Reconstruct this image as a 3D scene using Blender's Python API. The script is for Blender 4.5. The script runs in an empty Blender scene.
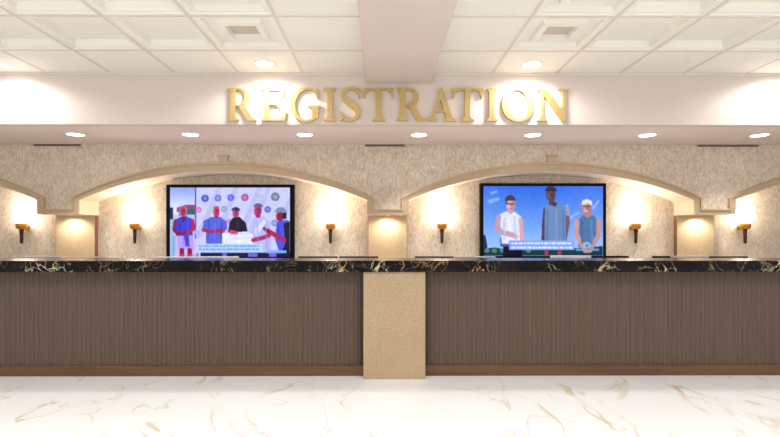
import bpy, bmesh, math, random
import numpy as np
from mathutils import Vector, Matrix

SC = bpy.context.scene
COL = SC.collection
random.seed(4)

# ------------------------------------------------------------------ constants
F = 460.0                 # focal length in pixels of the 780-wide frame
VX, VY = 381.5, 234.0     # vanishing point of the wall normal in the frame
CH = 1.18                 # eye height


def wx(px, d):
    return (px - VX) * d / F


def wz(py, d):
    return CH + (VY - py) * d / F


D_FASCIA = 4.402
D_ARCH = 5.386
D_REC = 5.75
Z_CEIL = CH + 1.541
Z_SOF = CH + 1.048
XL, XR = -7.4, 7.56
BAYS = [-5.679, -1.844, 1.991, 5.826]
PENDS = [-3.7615, 0.0735, 3.9085]


def srgb(r, g, b):
    def f(c):
        c /= 255.0
        return c / 12.92 if c <= 0.04045 else ((c + 0.055) / 1.055) ** 2.4
    return (f(r), f(g), f(b), 1.0)


# ------------------------------------------------------------------ materials
def new_mat(name):
    m = bpy.data.materials.new(name)
    m.use_nodes = True
    nt = m.node_tree
    return m, nt, nt.nodes['Principled BSDF']


def N(nt, t, **kw):
    n = nt.nodes.new(t)
    for k, v in kw.items():
        if k in n.inputs:
            n.inputs[k].default_value = v
        else:
            setattr(n, k, v)
    return n


def L(nt, a, b):
    nt.links.new(a, b)


def ramp(nt, src, stops, interp='LINEAR'):
    r = nt.nodes.new('ShaderNodeValToRGB')
    r.color_ramp.interpolation = interp
    el = r.color_ramp.elements
    while len(el) > 1:
        el.remove(el[-1])
    el[0].position, el[0].color = stops[0]
    for p, c in stops[1:]:
        e = el.new(p)
        e.color = c
    L(nt, src, r.inputs['Fac'])
    return r


def simple(name, col, rough=0.5, metal=0.0, spec=0.5, noise=0.0, nscale=40.0):
    m, nt, b = new_mat(name)
    b.inputs['Roughness'].default_value = rough
    b.inputs['Metallic'].default_value = metal
    b.inputs['Specular IOR Level'].default_value = spec
    if noise > 0:
        tc = N(nt, 'ShaderNodeTexCoord')
        n = N(nt, 'ShaderNodeTexNoise', Scale=nscale, Detail=4.0)
        L(nt, tc.outputs['Object'], n.inputs['Vector'])
        lo = tuple(c * (1 - noise) for c in col[:3]) + (1,)
        hi = tuple(min(1, c * (1 + noise)) for c in col[:3]) + (1,)
        r = ramp(nt, n.outputs['Fac'], [(0.3, lo), (0.7, hi)])
        L(nt, r.outputs['Color'], b.inputs['Base Color'])
    else:
        b.inputs['Base Color'].default_value = col
    return m


def wallpaper():
    """mottled beige fibre wallcovering with a vertical grain"""
    m, nt, b = new_mat('fibre_wallcovering')
    tc = N(nt, 'ShaderNodeTexCoord')
    mp = N(nt, 'ShaderNodeMapping')
    mp.inputs['Scale'].default_value = (50, 50, 24)
    L(nt, tc.outputs['Object'], mp.inputs['Vector'])
    n1 = N(nt, 'ShaderNodeTexNoise', Scale=1.0, Detail=5.0, Roughness=0.65)
    n1.inputs['Distortion'].default_value = 0.8
    L(nt, mp.outputs['Vector'], n1.inputs['Vector'])
    n2 = N(nt, 'ShaderNodeTexNoise', Scale=9.0, Detail=4.0)
    L(nt, tc.outputs['Object'], n2.inputs['Vector'])
    r1 = ramp(nt, n1.outputs['Fac'], [(0.28, srgb(202, 182, 155)), (0.48, srgb(231, 215, 194)), (0.68, srgb(247, 240, 230))])
    r2 = ramp(nt, n2.outputs['Fac'], [(0.3, (0.90, 0.87, 0.83, 1)), (0.7, (1, 1, 1, 1))])
    mx = N(nt, 'ShaderNodeMix', data_type='RGBA', blend_type='MULTIPLY')
    mx.inputs[0].default_value = 1.0
    L(nt, r1.outputs['Color'], mx.inputs[6])
    L(nt, r2.outputs['Color'], mx.inputs[7])
    L(nt, mx.outputs[2], b.inputs['Base Color'])
    b.inputs['Roughness'].default_value = 0.75
    b.inputs['Specular IOR Level'].default_value = 0.25
    bp = N(nt, 'ShaderNodeBump', Strength=0.25, Distance=0.004)
    L(nt, n1.outputs['Fac'], bp.inputs['Height'])
    L(nt, bp.outputs['Normal'], b.inputs['Normal'])
    return m


def vein(nt, vec, scale, width, detail=5.0, dist=1.2, off=(0, 0, 0), sc=(1, 1, 1), rot=0.0):
    mp = N(nt, 'ShaderNodeMapping')
    mp.inputs['Location'].default_value = off
    mp.inputs['Scale'].default_value = sc
    mp.inputs['Rotation'].default_value = (0, 0, rot)
    L(nt, vec, mp.inputs['Vector'])
    n = N(nt, 'ShaderNodeTexNoise', Scale=scale, Detail=detail, Roughness=0.5)
    n.inputs['Distortion'].default_value = dist
    L(nt, mp.outputs['Vector'], n.inputs['Vector'])
    s = N(nt, 'ShaderNodeMath', operation='SUBTRACT')
    s.inputs[1].default_value = 0.5
    L(nt, n.outputs['Fac'], s.inputs[0])
    a = N(nt, 'ShaderNodeMath', operation='ABSOLUTE')
    L(nt, s.outputs[0], a.inputs[0])
    r = ramp(nt, a.outputs[0], [(0.0, (1, 1, 1, 1)), (width * 0.35, (0.75, 0.75, 0.75, 1)), (width, (0, 0, 0, 1))])
    return r.outputs['Color']


def mask(nt, vec, scale, lo, hi, off=(0, 0, 0)):
    mp = N(nt, 'ShaderNodeMapping')
    mp.inputs['Location'].default_value = off
    L(nt, vec, mp.inputs['Vector'])
    n = N(nt, 'ShaderNodeTexNoise', Scale=scale, Detail=2.0)
    L(nt, mp.outputs['Vector'], n.inputs['Vector'])
    r = ramp(nt, n.outputs['Fac'], [(lo, (0, 0, 0, 1)), (hi, (1, 1, 1, 1))])
    return r.outputs['Color']


def mul(nt, a, b):
    m = N(nt, 'ShaderNodeMath', operation='MULTIPLY')
    for i, s in enumerate((a, b)):
        if isinstance(s, (int, float)):
            m.inputs[i].default_value = s
        else:
            L(nt, s, m.inputs[i])
    return m.outputs[0]


def mixc(nt, fac, a, b):
    mx = N(nt, 'ShaderNodeMix', data_type='RGBA')
    for idx, s in ((0, fac), (6, a), (7, b)):
        if isinstance(s, (tuple, float, int)):
            mx.inputs[idx].default_value = s
        else:
            L(nt, s, mx.inputs[idx])
    return mx.outputs[2]


def floor_marble():
    m, nt, b = new_mat('white_marble_gold_veins')
    tc = N(nt, 'ShaderNodeTexCoord')
    v = tc.outputs['Object']
    v1 = vein(nt, v, 0.95, 0.014, 4.0, 0.9, (3.1, 1.7, 0), (1.5, 0.75, 1), 0.45)
    v2 = vein(nt, v, 1.4, 0.010, 5.0, 1.0, (9.3, 4.2, 0), (1.3, 0.7, 1), -0.6)
    k1 = mask(nt, v, 1.5, 0.44, 0.62, (5, 2, 0))
    k2 = mask(nt, v, 1.3, 0.46, 0.62, (1, 8, 0))
    f1 = mul(nt, mul(nt, v1, k1), 0.8)
    f2 = mul(nt, mul(nt, v2, k2), 0.55)
    cloud = mask(nt, v, 0.9, 0.35, 0.75, (2, 2, 0))
    base = mixc(nt, cloud, srgb(243, 244, 245), srgb(238, 238, 239))
    c = mixc(nt, f1, base, srgb(204, 176, 122))
    c = mixc(nt, f2, c, srgb(190, 176, 152))
    L(nt, c, b.inputs['Base Color'])
    b.inputs['Roughness'].default_value = 0.32
    b.inputs['Specular IOR Level'].default_value = 0.28
    return m


def counter_marble():
    m, nt, b = new_mat('black_gold_marble')
    tc = N(nt, 'ShaderNodeTexCoord')
    v = tc.outputs['Object']
    v1 = vein(nt, v, 4.2, 0.011, 4.0, 0.9, (0.4, 0.2, 0.9), (1, 1, 0.8), 0.3)
    v2 = vein(nt, v, 8.0, 0.012, 5.0, 0.8, (7, 3, 1))
    v3 = vein(nt, v, 5.0, 0.016, 3.0, 2.0, (2, 9, 4))
    k1 = mask(nt, v, 3.6, 0.50, 0.62, (5, 2, 0))
    k2 = mask(nt, v, 3.2, 0.54, 0.66, (1, 8, 0))
    cl = mask(nt, v, 4.0, 0.35, 0.8, (4, 4, 4))
    base = mixc(nt, cl, srgb(9, 7, 7), srgb(28, 23, 20))
    c = mixc(nt, mul(nt, mul(nt, v1, k1), 0.95), base, srgb(214, 196, 150))
    c = mixc(nt, mul(nt, mul(nt, v2, k1), 0.6), c, srgb(196, 184, 160))
    c = mixc(nt, mul(nt, mul(nt, v3, k2), 0.9), c, srgb(166, 130, 78))
    L(nt, c, b.inputs['Base Color'])
    b.inputs['Roughness'].default_value = 0.2
    b.inputs['Specular IOR Level'].default_value = 0.14
    return m


def wood_like(name, c1, c2, sc, rough=0.55, spec=0.3):
    m, nt, b = new_mat(name)
    tc = N(nt, 'ShaderNodeTexCoord')
    mp = N(nt, 'ShaderNodeMapping')
    mp.inputs['Scale'].default_value = sc
    L(nt, tc.outputs['Object'], mp.inputs['Vector'])
    n = N(nt, 'ShaderNodeTexNoise', Scale=1.0, Detail=4.0, Roughness=0.6)
    L(nt, mp.outputs['Vector'], n.inputs['Vector'])
    r = ramp(nt, n.outputs['Fac'], [(0.3, c1), (0.7, c2)])
    L(nt, r.outputs['Color'], b.inputs['Base Color'])
    b.inputs['Roughness'].default_value = rough
    b.inputs['Specular IOR Level'].default_value = spec
    return m


def emit(name, col, strength, base=(0.9, 0.9, 0.9, 1), rough=0.4):
    m, nt, b = new_mat(name)
    b.inputs['Base Color'].default_value = base
    b.inputs['Emission Color'].default_value = col
    b.inputs['Emission Strength'].default_value = strength
    b.inputs['Roughness'].default_value = rough
    return m


M = {}
M['paper'] = wallpaper()
M['floor'] = floor_marble()
M['counter'] = counter_marble()
M['paint'] = simple('taupe_pink_paint', srgb(224, 211, 203), 0.7, spec=0.2, noise=0.015, nscale=6)
M['paint_bounce_lit'] = simple('bounce_lit_soffit_paint', srgb(238, 222, 214), 0.7, spec=0.2, noise=0.015, nscale=6)  # header paint lightened, standing in for bounce light under the soffit
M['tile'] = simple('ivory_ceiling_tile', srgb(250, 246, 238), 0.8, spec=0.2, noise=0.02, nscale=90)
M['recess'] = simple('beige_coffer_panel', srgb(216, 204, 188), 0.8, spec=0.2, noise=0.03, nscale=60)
M['tee'] = simple('ceiling_grid_metal', srgb(230, 221, 207), 0.5, spec=0.3, noise=0.02)
M['trim'] = simple('cream_trim_paint', srgb(210, 186, 153), 0.5, spec=0.3, noise=0.02, nscale=12)
M['intrados'] = simple('pale_cream_paint', srgb(238, 220, 194), 0.6, spec=0.25, noise=0.015, nscale=9)
M['gold'] = simple('brushed_gold', srgb(208, 180, 120), 0.36, 0.6, 0.5, noise=0.08, nscale=35)
M['flute'] = wood_like('taupe_fluted_laminate', srgb(88, 72, 61), srgb(99, 82, 70), (70, 70, 1.2))
M['plinth'] = wood_like('brown_wood_plinth', srgb(88, 62, 44), srgb(112, 82, 60), (1.5, 20, 40), 0.4)
M['groove'] = simple('dark_carcass_and_groove_shade', srgb(50, 40, 34), 0.6, noise=0.05)
M['stone'] = None
M['brownedge'] = wood_like('brown_edge_veneer', srgb(126, 92, 62), srgb(148, 110, 76), (30, 30, 2))
M['tan'] = wood_like('tan_linen_panel', srgb(204, 178, 142), srgb(216, 192, 158), (120, 120, 10), 0.6)
M['black'] = simple('black_plastic', srgb(10, 9, 10), 0.4, spec=0.12, noise=0.1)
M['darkgrey'] = simple('charcoal_plastic', srgb(46, 44, 52), 0.4, noise=0.05)
M['midgrey'] = simple('grey_plastic', srgb(172, 166, 176), 0.4, noise=0.04)
M['silver'] = simple('silver_plastic', srgb(222, 216, 212), 0.35, noise=0.04)
M['bronze'] = simple('dark_bronze_metal', srgb(74, 58, 50), 0.45, 0.6, noise=0.1)
M['amber'] = simple('amber_brass', srgb(206, 150, 62), 0.35, 0.75, noise=0.08)
M['white_ring'] = simple('white_enamel', srgb(240, 236, 230), 0.4, noise=0.01)
M['lens'] = emit('lamp_diffuser', (1.0, 0.97, 0.92, 1), 9.0)
M['glass_shade'] = emit('lit_frosted_glass', (1.0, 0.90, 0.79, 1), 12.0)
M['vent'] = simple('taupe_stripe_frame', srgb(150, 130, 118), 0.5, noise=0.05)
M['stripe_dark'] = simple('dark_taupe_stripe', srgb(104, 88, 80), 0.8, noise=0.05)
M['work'] = wood_like('brown_worktop_laminate', srgb(120, 96, 78), srgb(140, 114, 94), (2, 30, 30), 0.4)


def stone():
    m, nt, b = new_mat('speckled_sand_stone')
    tc = N(nt, 'ShaderNodeTexCoord')
    n1 = N(nt, 'ShaderNodeTexNoise', Scale=60.0, Detail=5.0, Roughness=0.75)
    L(nt, tc.outputs['Object'], n1.inputs['Vector'])
    n2 = N(nt, 'ShaderNodeTexNoise', Scale=4.0, Detail=3.0)
    L(nt, tc.outputs['Object'], n2.inputs['Vector'])
    r1 = ramp(nt, n1.outputs['Fac'], [(0.32, srgb(164, 140, 108)), (0.5, srgb(180, 156, 123)), (0.68, srgb(194, 171, 139))])
    r2 = ramp(nt, n2.outputs['Fac'], [(0.3, (0.92, 0.9, 0.87, 1)), (0.7, (1, 1, 1, 1))])
    mx = N(nt, 'ShaderNodeMix', data_type='RGBA', blend_type='MULTIPLY')
    mx.inputs[0].default_value = 1.0
    L(nt, r1.outputs['Color'], mx.inputs[6])
    L(nt, r2.outputs['Color'], mx.inputs[7])
    L(nt, mx.outputs[2], b.inputs['Base Color'])
    b.inputs['Roughness'].default_value = 0.5
    return m


M['stone'] = stone()


def picture_mat():
    m, nt, b = new_mat('screen_picture')
    at = N(nt, 'ShaderNodeAttribute', attribute_name='picture')
    b.inputs['Base Color'].default_value = (0.004, 0.004, 0.005, 1)
    b.inputs['Roughness'].default_value = 0.07
    b.inputs['Specular IOR Level'].default_value = 0.16
    L(nt, at.outputs['Color'], b.inputs['Emission Color'])
    b.inputs['Emission Strength'].default_value = 0.88
    return m


M['picture'] = picture_mat()


# ------------------------------------------------------------------ mesh helpers
def box(bm, x0, x1, y0, y1, z0, z1, mi=0):
    vs = [bm.verts.new(p) for p in ((x0, y0, z0), (x1, y0, z0), (x1, y1, z0), (x0, y1, z0),
                                    (x0, y0, z1), (x1, y0, z1), (x1, y1, z1), (x0, y1, z1))]
    fs = []
    for q in ((0, 3, 2, 1), (4, 5, 6, 7), (0, 1, 5, 4), (1, 2, 6, 5), (2, 3, 7, 6), (3, 0, 4, 7)):
        f = bm.faces.new([vs[i] for i in q])
        f.material_index = mi
        fs.append(f)
    return fs


def bevel_box(x0, x1, y0, y1, z0, z1, r, seg=3):
    bm = bmesh.new()
    box(bm, x0, x1, y0, y1, z0, z1)
    bmesh.ops.bevel(bm, geom=bm.edges[:], offset=r, segments=seg, profile=0.6, affect='EDGES')
    return bm


def lathe(bm, prof, cx, cy, seg=28, mi=0, smooth=True):
    """prof: list of (radius, z) -> surface of revolution about the vertical through cx,cy"""
    rings = []
    for r, z in prof:
        if r < 1e-5:
            rings.append([bm.verts.new((cx, cy, z))])
        else:
            rings.append([bm.verts.new((cx + r * math.cos(2 * math.pi * k / seg), cy + r * math.sin(2 * math.pi * k / seg), z)) for k in range(seg)])
    for a, b in zip(rings[:-1], rings[1:]):
        for k in range(seg):
            k2 = (k + 1) % seg
            if len(a) == 1 and len(b) == 1:
                continue
            if len(a) == 1:
                f = bm.faces.new((a[0], b[k2], b[k]))
            elif len(b) == 1:
                f = bm.faces.new((a[k], a[k2], b[0]))
            else:
                f = bm.faces.new((a[k], a[k2], b[k2], b[k]))
            f.smooth = smooth
            f.material_index = mi


def prism(bm, pts, y0, y1, mi=0):
    """closed outline pts (x,z) extruded along y"""
    a = [bm.verts.new((x, y0, z)) for x, z in pts]
    b = [bm.verts.new((x, y1, z)) for x, z in pts]
    n = len(pts)
    bm.faces.new(a).material_index = mi
    bm.faces.new(b[::-1]).material_index = mi
    for i in range(n):
        j = (i + 1) % n
        bm.faces.new((a[j], a[i], b[i], b[j])).material_index = mi


def tube(bm, path, r, seg=10, mi=0):
    prev = None
    n = len(path)
    for i, p in enumerate(path):
        p = Vector(p)
        d = (Vector(path[min(i + 1, n - 1)]) - Vector(path[max(i - 1, 0)])).normalized()
        u = d.cross(Vector((1, 0, 0)))
        if u.length < 0.1:
            u = d.cross(Vector((0, 1, 0)))
        u.normalize()
        w = d.cross(u)
        rr = r[i] if isinstance(r, (list, tuple)) else r
        ring = [bm.verts.new(p + rr * (math.cos(2 * math.pi * k / seg) * u + math.sin(2 * math.pi * k / seg) * w)) for k in range(seg)]
        if prev:
            for k in range(seg):
                f = bm.faces.new((prev[k], prev[(k + 1) % seg], ring[(k + 1) % seg], ring[k]))
                f.smooth = True
                f.material_index = mi
        else:
            bm.faces.new(ring[::-1]).material_index = mi
        prev = ring
    bm.faces.new(prev).material_index = mi


def obj(name, bm, mats, parent=None, recalc=True):
    if recalc:
        bmesh.ops.recalc_face_normals(bm, faces=bm.faces[:])
    me = bpy.data.meshes.new(name)
    bm.to_mesh(me)
    bm.free()
    for m in (mats if isinstance(mats, (list, tuple)) else [mats]):
        me.materials.append(m)
    o = bpy.data.objects.new(name, me)
    COL.objects.link(o)
    if parent:
        o.parent = parent
    return o


def tag(o, label, cat, group=None):
    o['label'] = label
    o['category'] = cat
    if group:
        o['group'] = group
    return o


def thing(name, label, cat, loc=(0, 0, 0), group=None):
    o = bpy.data.objects.new(name, None)
    o.empty_display_size = 0.1
    COL.objects.link(o)
    o.location = loc
    return tag(o, label, cat, group)


def struct(name, bm, mats):
    o = obj(name, bm, mats)
    o['kind'] = 'structure'
    return o


def dup(root, loc, label):
    r = root.copy()
    COL.objects.link(r)
    r.location = loc
    r['label'] = label
    for ch in list(root.children):
        c = ch.copy()
        COL.objects.link(c)
        c.parent = r
        for g in ch.children:
            d = g.copy()
            COL.objects.link(d)
            d.parent = c
    return r


# ------------------------------------------------------------------ room shell
bm = bmesh.new()
box(bm, XL, XR, -3.0, 5.85, -0.1, 0.0)
struct('floor', bm, M['floor'])

# suspended ceiling of two-foot tiles, coffered
TILE = 0.6096
tile_x0 = wx(239.0, D_FASCIA)           # a grid line seen at the header
BX0, BX1 = wx(366.7, D_FASCIA), wx(430.4, D_FASCIA)   # beam edges
rows = [D_FASCIA, 3.865]
while rows[-1] > -2.6:
    rows.append(rows[-1] - TILE)
bm = bmesh.new()


def ring_faces(bm, ra, rb, mi=0):
    for i in range(4):
        j = (i + 1) % 4
        bm.faces.new((ra[i], ra[j], rb[j], rb[i])).material_index = mi


def rect(bm, x0, x1, y0, y1, z):
    return [bm.verts.new(p) for p in ((x0, y0, z), (x1, y0, z), (x1, y1, z), (x0, y1, z))]


def tile(bm, x0, x1, y0, y1, style):
    z = Z_CEIL
    g = 0.012
    r0 = rect(bm, x0 + g, x1 - g, y0 + g, y1 - g, z)
    if style == 'plain':
        bm.faces.new(r0)
        return
    if style == 'single':
        steps = [(0.03, 0.0), (0.036, 0.008), (0.055, 0.008), (0.064, 0.065)]
    else:
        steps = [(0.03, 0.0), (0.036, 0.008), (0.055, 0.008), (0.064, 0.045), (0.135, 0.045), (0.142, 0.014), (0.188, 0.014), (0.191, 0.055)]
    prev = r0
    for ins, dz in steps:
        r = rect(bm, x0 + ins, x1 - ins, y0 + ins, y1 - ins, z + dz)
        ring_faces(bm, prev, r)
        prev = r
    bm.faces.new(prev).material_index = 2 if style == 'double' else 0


cols = []
k = -12
while True:
    a = tile_x0 + k * TILE
    if a > XR:
        break
    cols.append((k, a, a + TILE))
    k += 1
right_shift = wx(492.5, D_FASCIA) - TILE        # the grid restarts right of the beam
grid_x = []
for k in range(-9, 3):
    a = tile_x0 + k * TILE
    st = {0: 'double', 1: 'plain'}.get(k, 'double' if k % 4 == 0 else 'single')
    b_ = min(a + TILE, BX0 + 0.05)
    if a < BX0:
        grid_x.append((a, b_, st))
for k in range(0, 12):
    a = right_shift + k * TILE
    st = 'plain' if k == 0 else ('double' if k % 4 == 1 else 'single')
    grid_x.append((a, a + TILE, st))
xlo = max(XL, grid_x[0][0])
for i in range(len(rows) - 1):
    for (a, b_, st) in grid_x:
        if b_ - a < 0.05:
            continue
        s = 'plain' if i == 0 or b_ - a < 0.5 else st
        tile(bm, a, b_, rows[i + 1], rows[i], s)
# tee bars
tees = sorted(set([round(g[0], 4) for g in grid_x] + [round(grid_x[-1][1], 4)]))
for x in tees:
    box(bm, x - 0.012, x + 0.012, rows[-1], rows[0], Z_CEIL - 0.004, Z_CEIL + 0.03, 1)
for y in rows:
    box(bm, tees[0], tees[-1], y - 0.012, y + 0.012, Z_CEIL - 0.003, Z_CEIL + 0.03, 1)
# closed deck above the tiles
box(bm, tees[0] - 0.01, tees[-1] + 0.01, rows[-1] - 0.01, rows[0] + 0.1, Z_CEIL + 0.10, Z_CEIL + 0.16, 0)
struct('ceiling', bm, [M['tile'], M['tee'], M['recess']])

Z_BEAM = wz(84.4, D_FASCIA)
bm = bmesh.new()
box(bm, BX0, BX1, -2.6, D_FASCIA + 0.01, Z_BEAM, Z_CEIL + 0.1)
struct('ceiling_beam', bm, M['paint'])

bm = bmesh.new()
box(bm, XL, XR, D_FASCIA, D_FASCIA + 0.1, Z_SOF, Z_CEIL + 0.16)
struct('wall_header', bm, M['paint'])
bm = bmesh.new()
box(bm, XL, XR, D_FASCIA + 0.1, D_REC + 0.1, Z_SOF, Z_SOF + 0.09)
struct('ceiling_soffit', bm, M['paint_bounce_lit'])
# shadow-gap moulding under the ceiling at the header
bm = bmesh.new()
box(bm, XL, BX0, D_FASCIA - 0.012, D_FASCIA, Z_CEIL - 0.022, Z_CEIL - 0.004)
box(bm, BX1, XR, D_FASCIA - 0.012, D_FASCIA, Z_CEIL - 0.022, Z_CEIL - 0.004)
struct('trim_header', bm, M['tee'])

# recess wall behind the arches
bm = bmesh.new()
box(bm, XL, XR, D_REC, D_REC + 0.1, 0.0, Z_SOF)
struct('wall_back', bm, M['paper'])
for nm, x0, x1 in (('light_block_left', XL - 0.1, XL), ('light_block_right', XR, XR + 0.1)):  # unseen short side walls, added to stop light leaking into the recess
    bm = bmesh.new()
    box(bm, x0, x1, 3.6, D_REC + 0.1, 0.0, Z_CEIL + 0.16)
    struct(nm, bm, M['paper'])

# arched front wall
HALF, ZP, ZSPR, ZAPEX = 1.674, CH + 0.23, CH + 0.398, CH + 0.74
RAD = (HALF ** 2 + (ZAPEX - ZSPR) ** 2) / (2 * (ZAPEX - ZSPR))


def arch_z(u):
    return ZAPEX - RAD + math.sqrt(RAD * RAD - u * u)


prof = [(XL, ZP if XL < BAYS[0] - HALF else arch_z(XL - BAYS[0]))]
NS = 48
for c in BAYS:
    pts = [(c - HALF, ZP), (c - HALF, ZSPR)]
    pts += [(c + HALF * (2 * i / NS - 1), arch_z(HALF * (2 * i / NS - 1))) for i in range(1, NS)]
    pts += [(c + HALF, ZSPR), (c + HALF, ZP)]
    prof += [p for p in pts if XL < p[0] < XR]
prof.append((XR, prof[-1][1]))
bm = bmesh.new()
lo_f = [bm.verts.new((x, D_ARCH, z)) for x, z in prof]
lo_b = [bm.verts.new((x, D_REC, z)) for x, z in prof]
up_f = [bm.verts.new((x, D_ARCH, Z_SOF)) for x, z in prof]
for i in range(len(prof) - 1):
    if abs(prof[i + 1][0] - prof[i][0]) > 1e-6:
        bm.faces.new((lo_f[i], lo_f[i + 1], up_f[i + 1], up_f[i])).material_index = 0
    f = bm.faces.new((lo_b[i], lo_b[i + 1], lo_f[i + 1], lo_f[i]))
    f.material_index = 1
struct('wall_arches', bm, [M['paper'], M['intrados']])

# moulded trim along each arch, with keystone and the level band over the pilasters
for n, c in enumerate(BAYS):
    lft = max(XL, c - 1.9175)
    rgt = min(XR, c + 1.9175)
    W2, BAND = HALF + 0.085, 0.062
    inner = [(lft, ZP), (c - HALF, ZP), (c - HALF, ZSPR)]
    outer = [(lft, ZP + BAND), (c - W2, ZP + BAND), (c - W2, ZSPR + 0.022)]
    for i in range(1, NS):
        t = 2 * i / NS - 1
        zi = arch_z(HALF * t)
        inner.append((c + HALF * t, zi))
        outer.append((c + W2 * t, zi + 0.022 + 0.076 * (1 - t * t) ** 0.8))
    inner += [(c + HALF, ZSPR), (c + HALF, ZP), (rgt, ZP)]
    outer += [(c + W2, ZSPR + 0.022), (c + W2, ZP + BAND), (rgt, ZP + BAND)]
    keep = [i for i in range(len(inner)) if XL <= inner[i][0] <= XR and XL <= outer[i][0] <= XR]
    inner = [inner[i] for i in keep]
    outer = [outer[i] for i in keep]
    bm = bmesh.new()

    def strip(fa, fb, y0, y1):
        A = [(ix + (ox - ix) * fa, iz + (oz - iz) * fa) for (ix, iz), (ox, oz) in zip(inner, outer)]
        B = [(ix + (ox - ix) * fb, iz + (oz - iz) * fb) for (ix, iz), (ox, oz) in zip(inner, outer)]
        rings = []
        for (ax, az), (bx, bz) in zip(A, B):
            rings.append([bm.verts.new(p) for p in ((ax, y1, az), (ax, y0, az), (bx, y0, bz), (bx, y1, bz))])
        for p, q in zip(rings[:-1], rings[1:]):
            for k in range(4):
                bm.faces.new((p[k], q[k], q[(k + 1) % 4], p[(k + 1) % 4]))
        bm.faces.new(rings[0])
        bm.faces.new(rings[-1][::-1])
    strip(0.0, 0.80, D_ARCH - 0.022, D_ARCH)
    strip(0.74, 1.0, D_ARCH - 0.040, D_ARCH)
    kx = 0.055
    prism(bm, [(c - kx * 0.9, ZAPEX + 0.07), (c + kx * 0.9, ZAPEX + 0.07), (c + kx, ZAPEX + 0.165), (c - kx, ZAPEX + 0.165)], D_ARCH - 0.034, D_ARCH)
    box(bm, c - kx - 0.01, c + kx + 0.01, D_ARCH - 0.045, D_ARCH, ZAPEX + 0.165, ZAPEX + 0.182)
    struct('trim_%d' % (n + 1), bm, M['trim'])

# dark slotted stripes where the soffit meets the arched wall
stripe_x = [(35.0, 82.0), (365.0, 405.0), (698.0, 760.0)]
stripe_lab = ['dark slotted vent above the left pilaster, top of arched wall',
            'faint slotted vent above the central pilaster, under the beam',
            'longest dark slotted vent, at top of arched wall on the right']
for (a, b_), lab in zip(stripe_x, stripe_lab):
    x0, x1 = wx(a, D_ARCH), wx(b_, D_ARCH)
    t = thing('dark_stripe', lab, 'vent', ((x0 + x1) / 2, D_ARCH, Z_SOF - 0.02), 'slotted stripes on the arched wall')
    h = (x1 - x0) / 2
    bm = bmesh.new()
    box(bm, -h, h, -0.006, 0.0, -0.004, 0.0195)
    obj('frame', bm, M['vent'], t)
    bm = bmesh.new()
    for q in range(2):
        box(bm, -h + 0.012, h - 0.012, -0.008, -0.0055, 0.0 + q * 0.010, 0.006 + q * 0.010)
    obj('slot', bm, M['stripe_dark'], t)

# ------------------------------------------------------------------ wall pilasters in the niches
PX = [-3.7615, 0.0735, 3.9085]
PXP = [(56.5, 95.8), (367.9, 407.1), (677.9, 715.7)]
plab = ['tan panelled pilaster between the far-left sconce and the left television',
        'tan panelled pilaster standing between the two televisions',
        'tan panelled pilaster right of the television with blue sky']
D_PIL = 5.685
for (a, b_), lab in zip(PXP, plab):
    x0, x1 = wx(a, D_PIL), wx(b_, D_PIL)
    xc, hw = (x0 + x1) / 2, (x1 - x0) / 2
    t = thing('pilaster', lab, 'pilaster', (xc, D_REC, 0), 'lit pilasters between the arches')
    bm = bmesh.new()
    box(bm, -hw, hw, D_PIL - D_REC + 0.004, -0.001, 0, ZP)
    obj('side_casing', bm, M['brownedge'], t)['label'] = 'brown side casing'
    bm = bevel_box(-hw + 0.004, hw - 0.004, D_PIL - D_REC, D_PIL - D_REC + 0.012, 0.0, ZP, 0.002, 1)
    obj('front_panel', bm, M['tan'], t)


# ------------------------------------------------------------------ reception counter
D_PAN, D_PLI, D_POST, D_TOP = 3.844, 3.823, 3.736, 3.708
Z_TOP = CH - 0.215
Z_TB = wz(272.2, D_TOP)
px0, px1 = wx(363.4, D_POST), wx(425.4, D_POST)
pxc = (px0 + px1) / 2


def desk(x0, x1, label):
    xc = (x0 + x1) / 2
    t = thing('reception_desk', label, 'reception desk', (xc, D_PAN + 0.2, 0), 'fluted desk fronts')
    oy = -(D_PAN + 0.2)
    bm = bmesh.new()
    pitch = 0.0390
    n = int((x1 - x0) / pitch)
    p = (x1 - x0) / n
    zs = (0.088, Z_TB)
    prof_ = []
    for i in range(n):
        a = x0 - xc + i * p
        prof_ += [(a, D_PAN), (a + 0.002, D_PAN), (a + 0.006, D_PAN - 0.003), (a + p * 0.35, D_PAN - 0.0055), (a + p * 0.5, D_PAN - 0.006),
                  (a + p * 0.65, D_PAN - 0.0055), (a + p - 0.003, D_PAN - 0.003)]
    prof_.append((x1 - xc, D_PAN))
    vv = [[bm.verts.new((x, y + oy, z)) for z in zs] for x, y in prof_]
    for a, b in zip(vv[:-1], vv[1:]):
        bm.faces.new((a[0], b[0], b[1], a[1]))
    bk = [[bm.verts.new((x, D_PAN + 0.03 + oy, z)) for z in zs] for x in (x0 - xc, x1 - xc)]
    bm.faces.new((bk[0][0], bk[0][1], bk[1][1], bk[1][0]))
    obj('fluted_panel', bm, M['flute'], t)
    bm = bmesh.new()
    box(bm, x0 - xc, x1 - xc, D_PAN + 0.03 + oy, D_PAN + 0.20 + oy, 0.0, Z_TB)
    obj('carcass', bm, M['groove'], t)
    bm = bevel_box(x0 - xc, x1 - xc, D_PLI + oy, D_PAN + 0.03 + oy, 0.0, 0.088, 0.004, 2)
    obj('plinth', bm, M['plinth'], t)['label'] = 'reddish brown wood plinth'
    # narrow dark strip coloured as the groove's shadow line beside the stone post
    bm = bmesh.new()
    e = x1 if x1 < 1 else x0
    s = -1 if x1 < 1 else 1
    a, b_ = sorted((e - xc, e - xc + s * 0.03))
    box(bm, a, b_, D_PAN - 0.0125 + oy, D_PAN + oy, 0.088, Z_TB)
    obj('groove_shade_strip', bm, M['groove'], t)['label'] = 'dark strip standing in for groove shadow beside the stone post'
    return t


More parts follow.
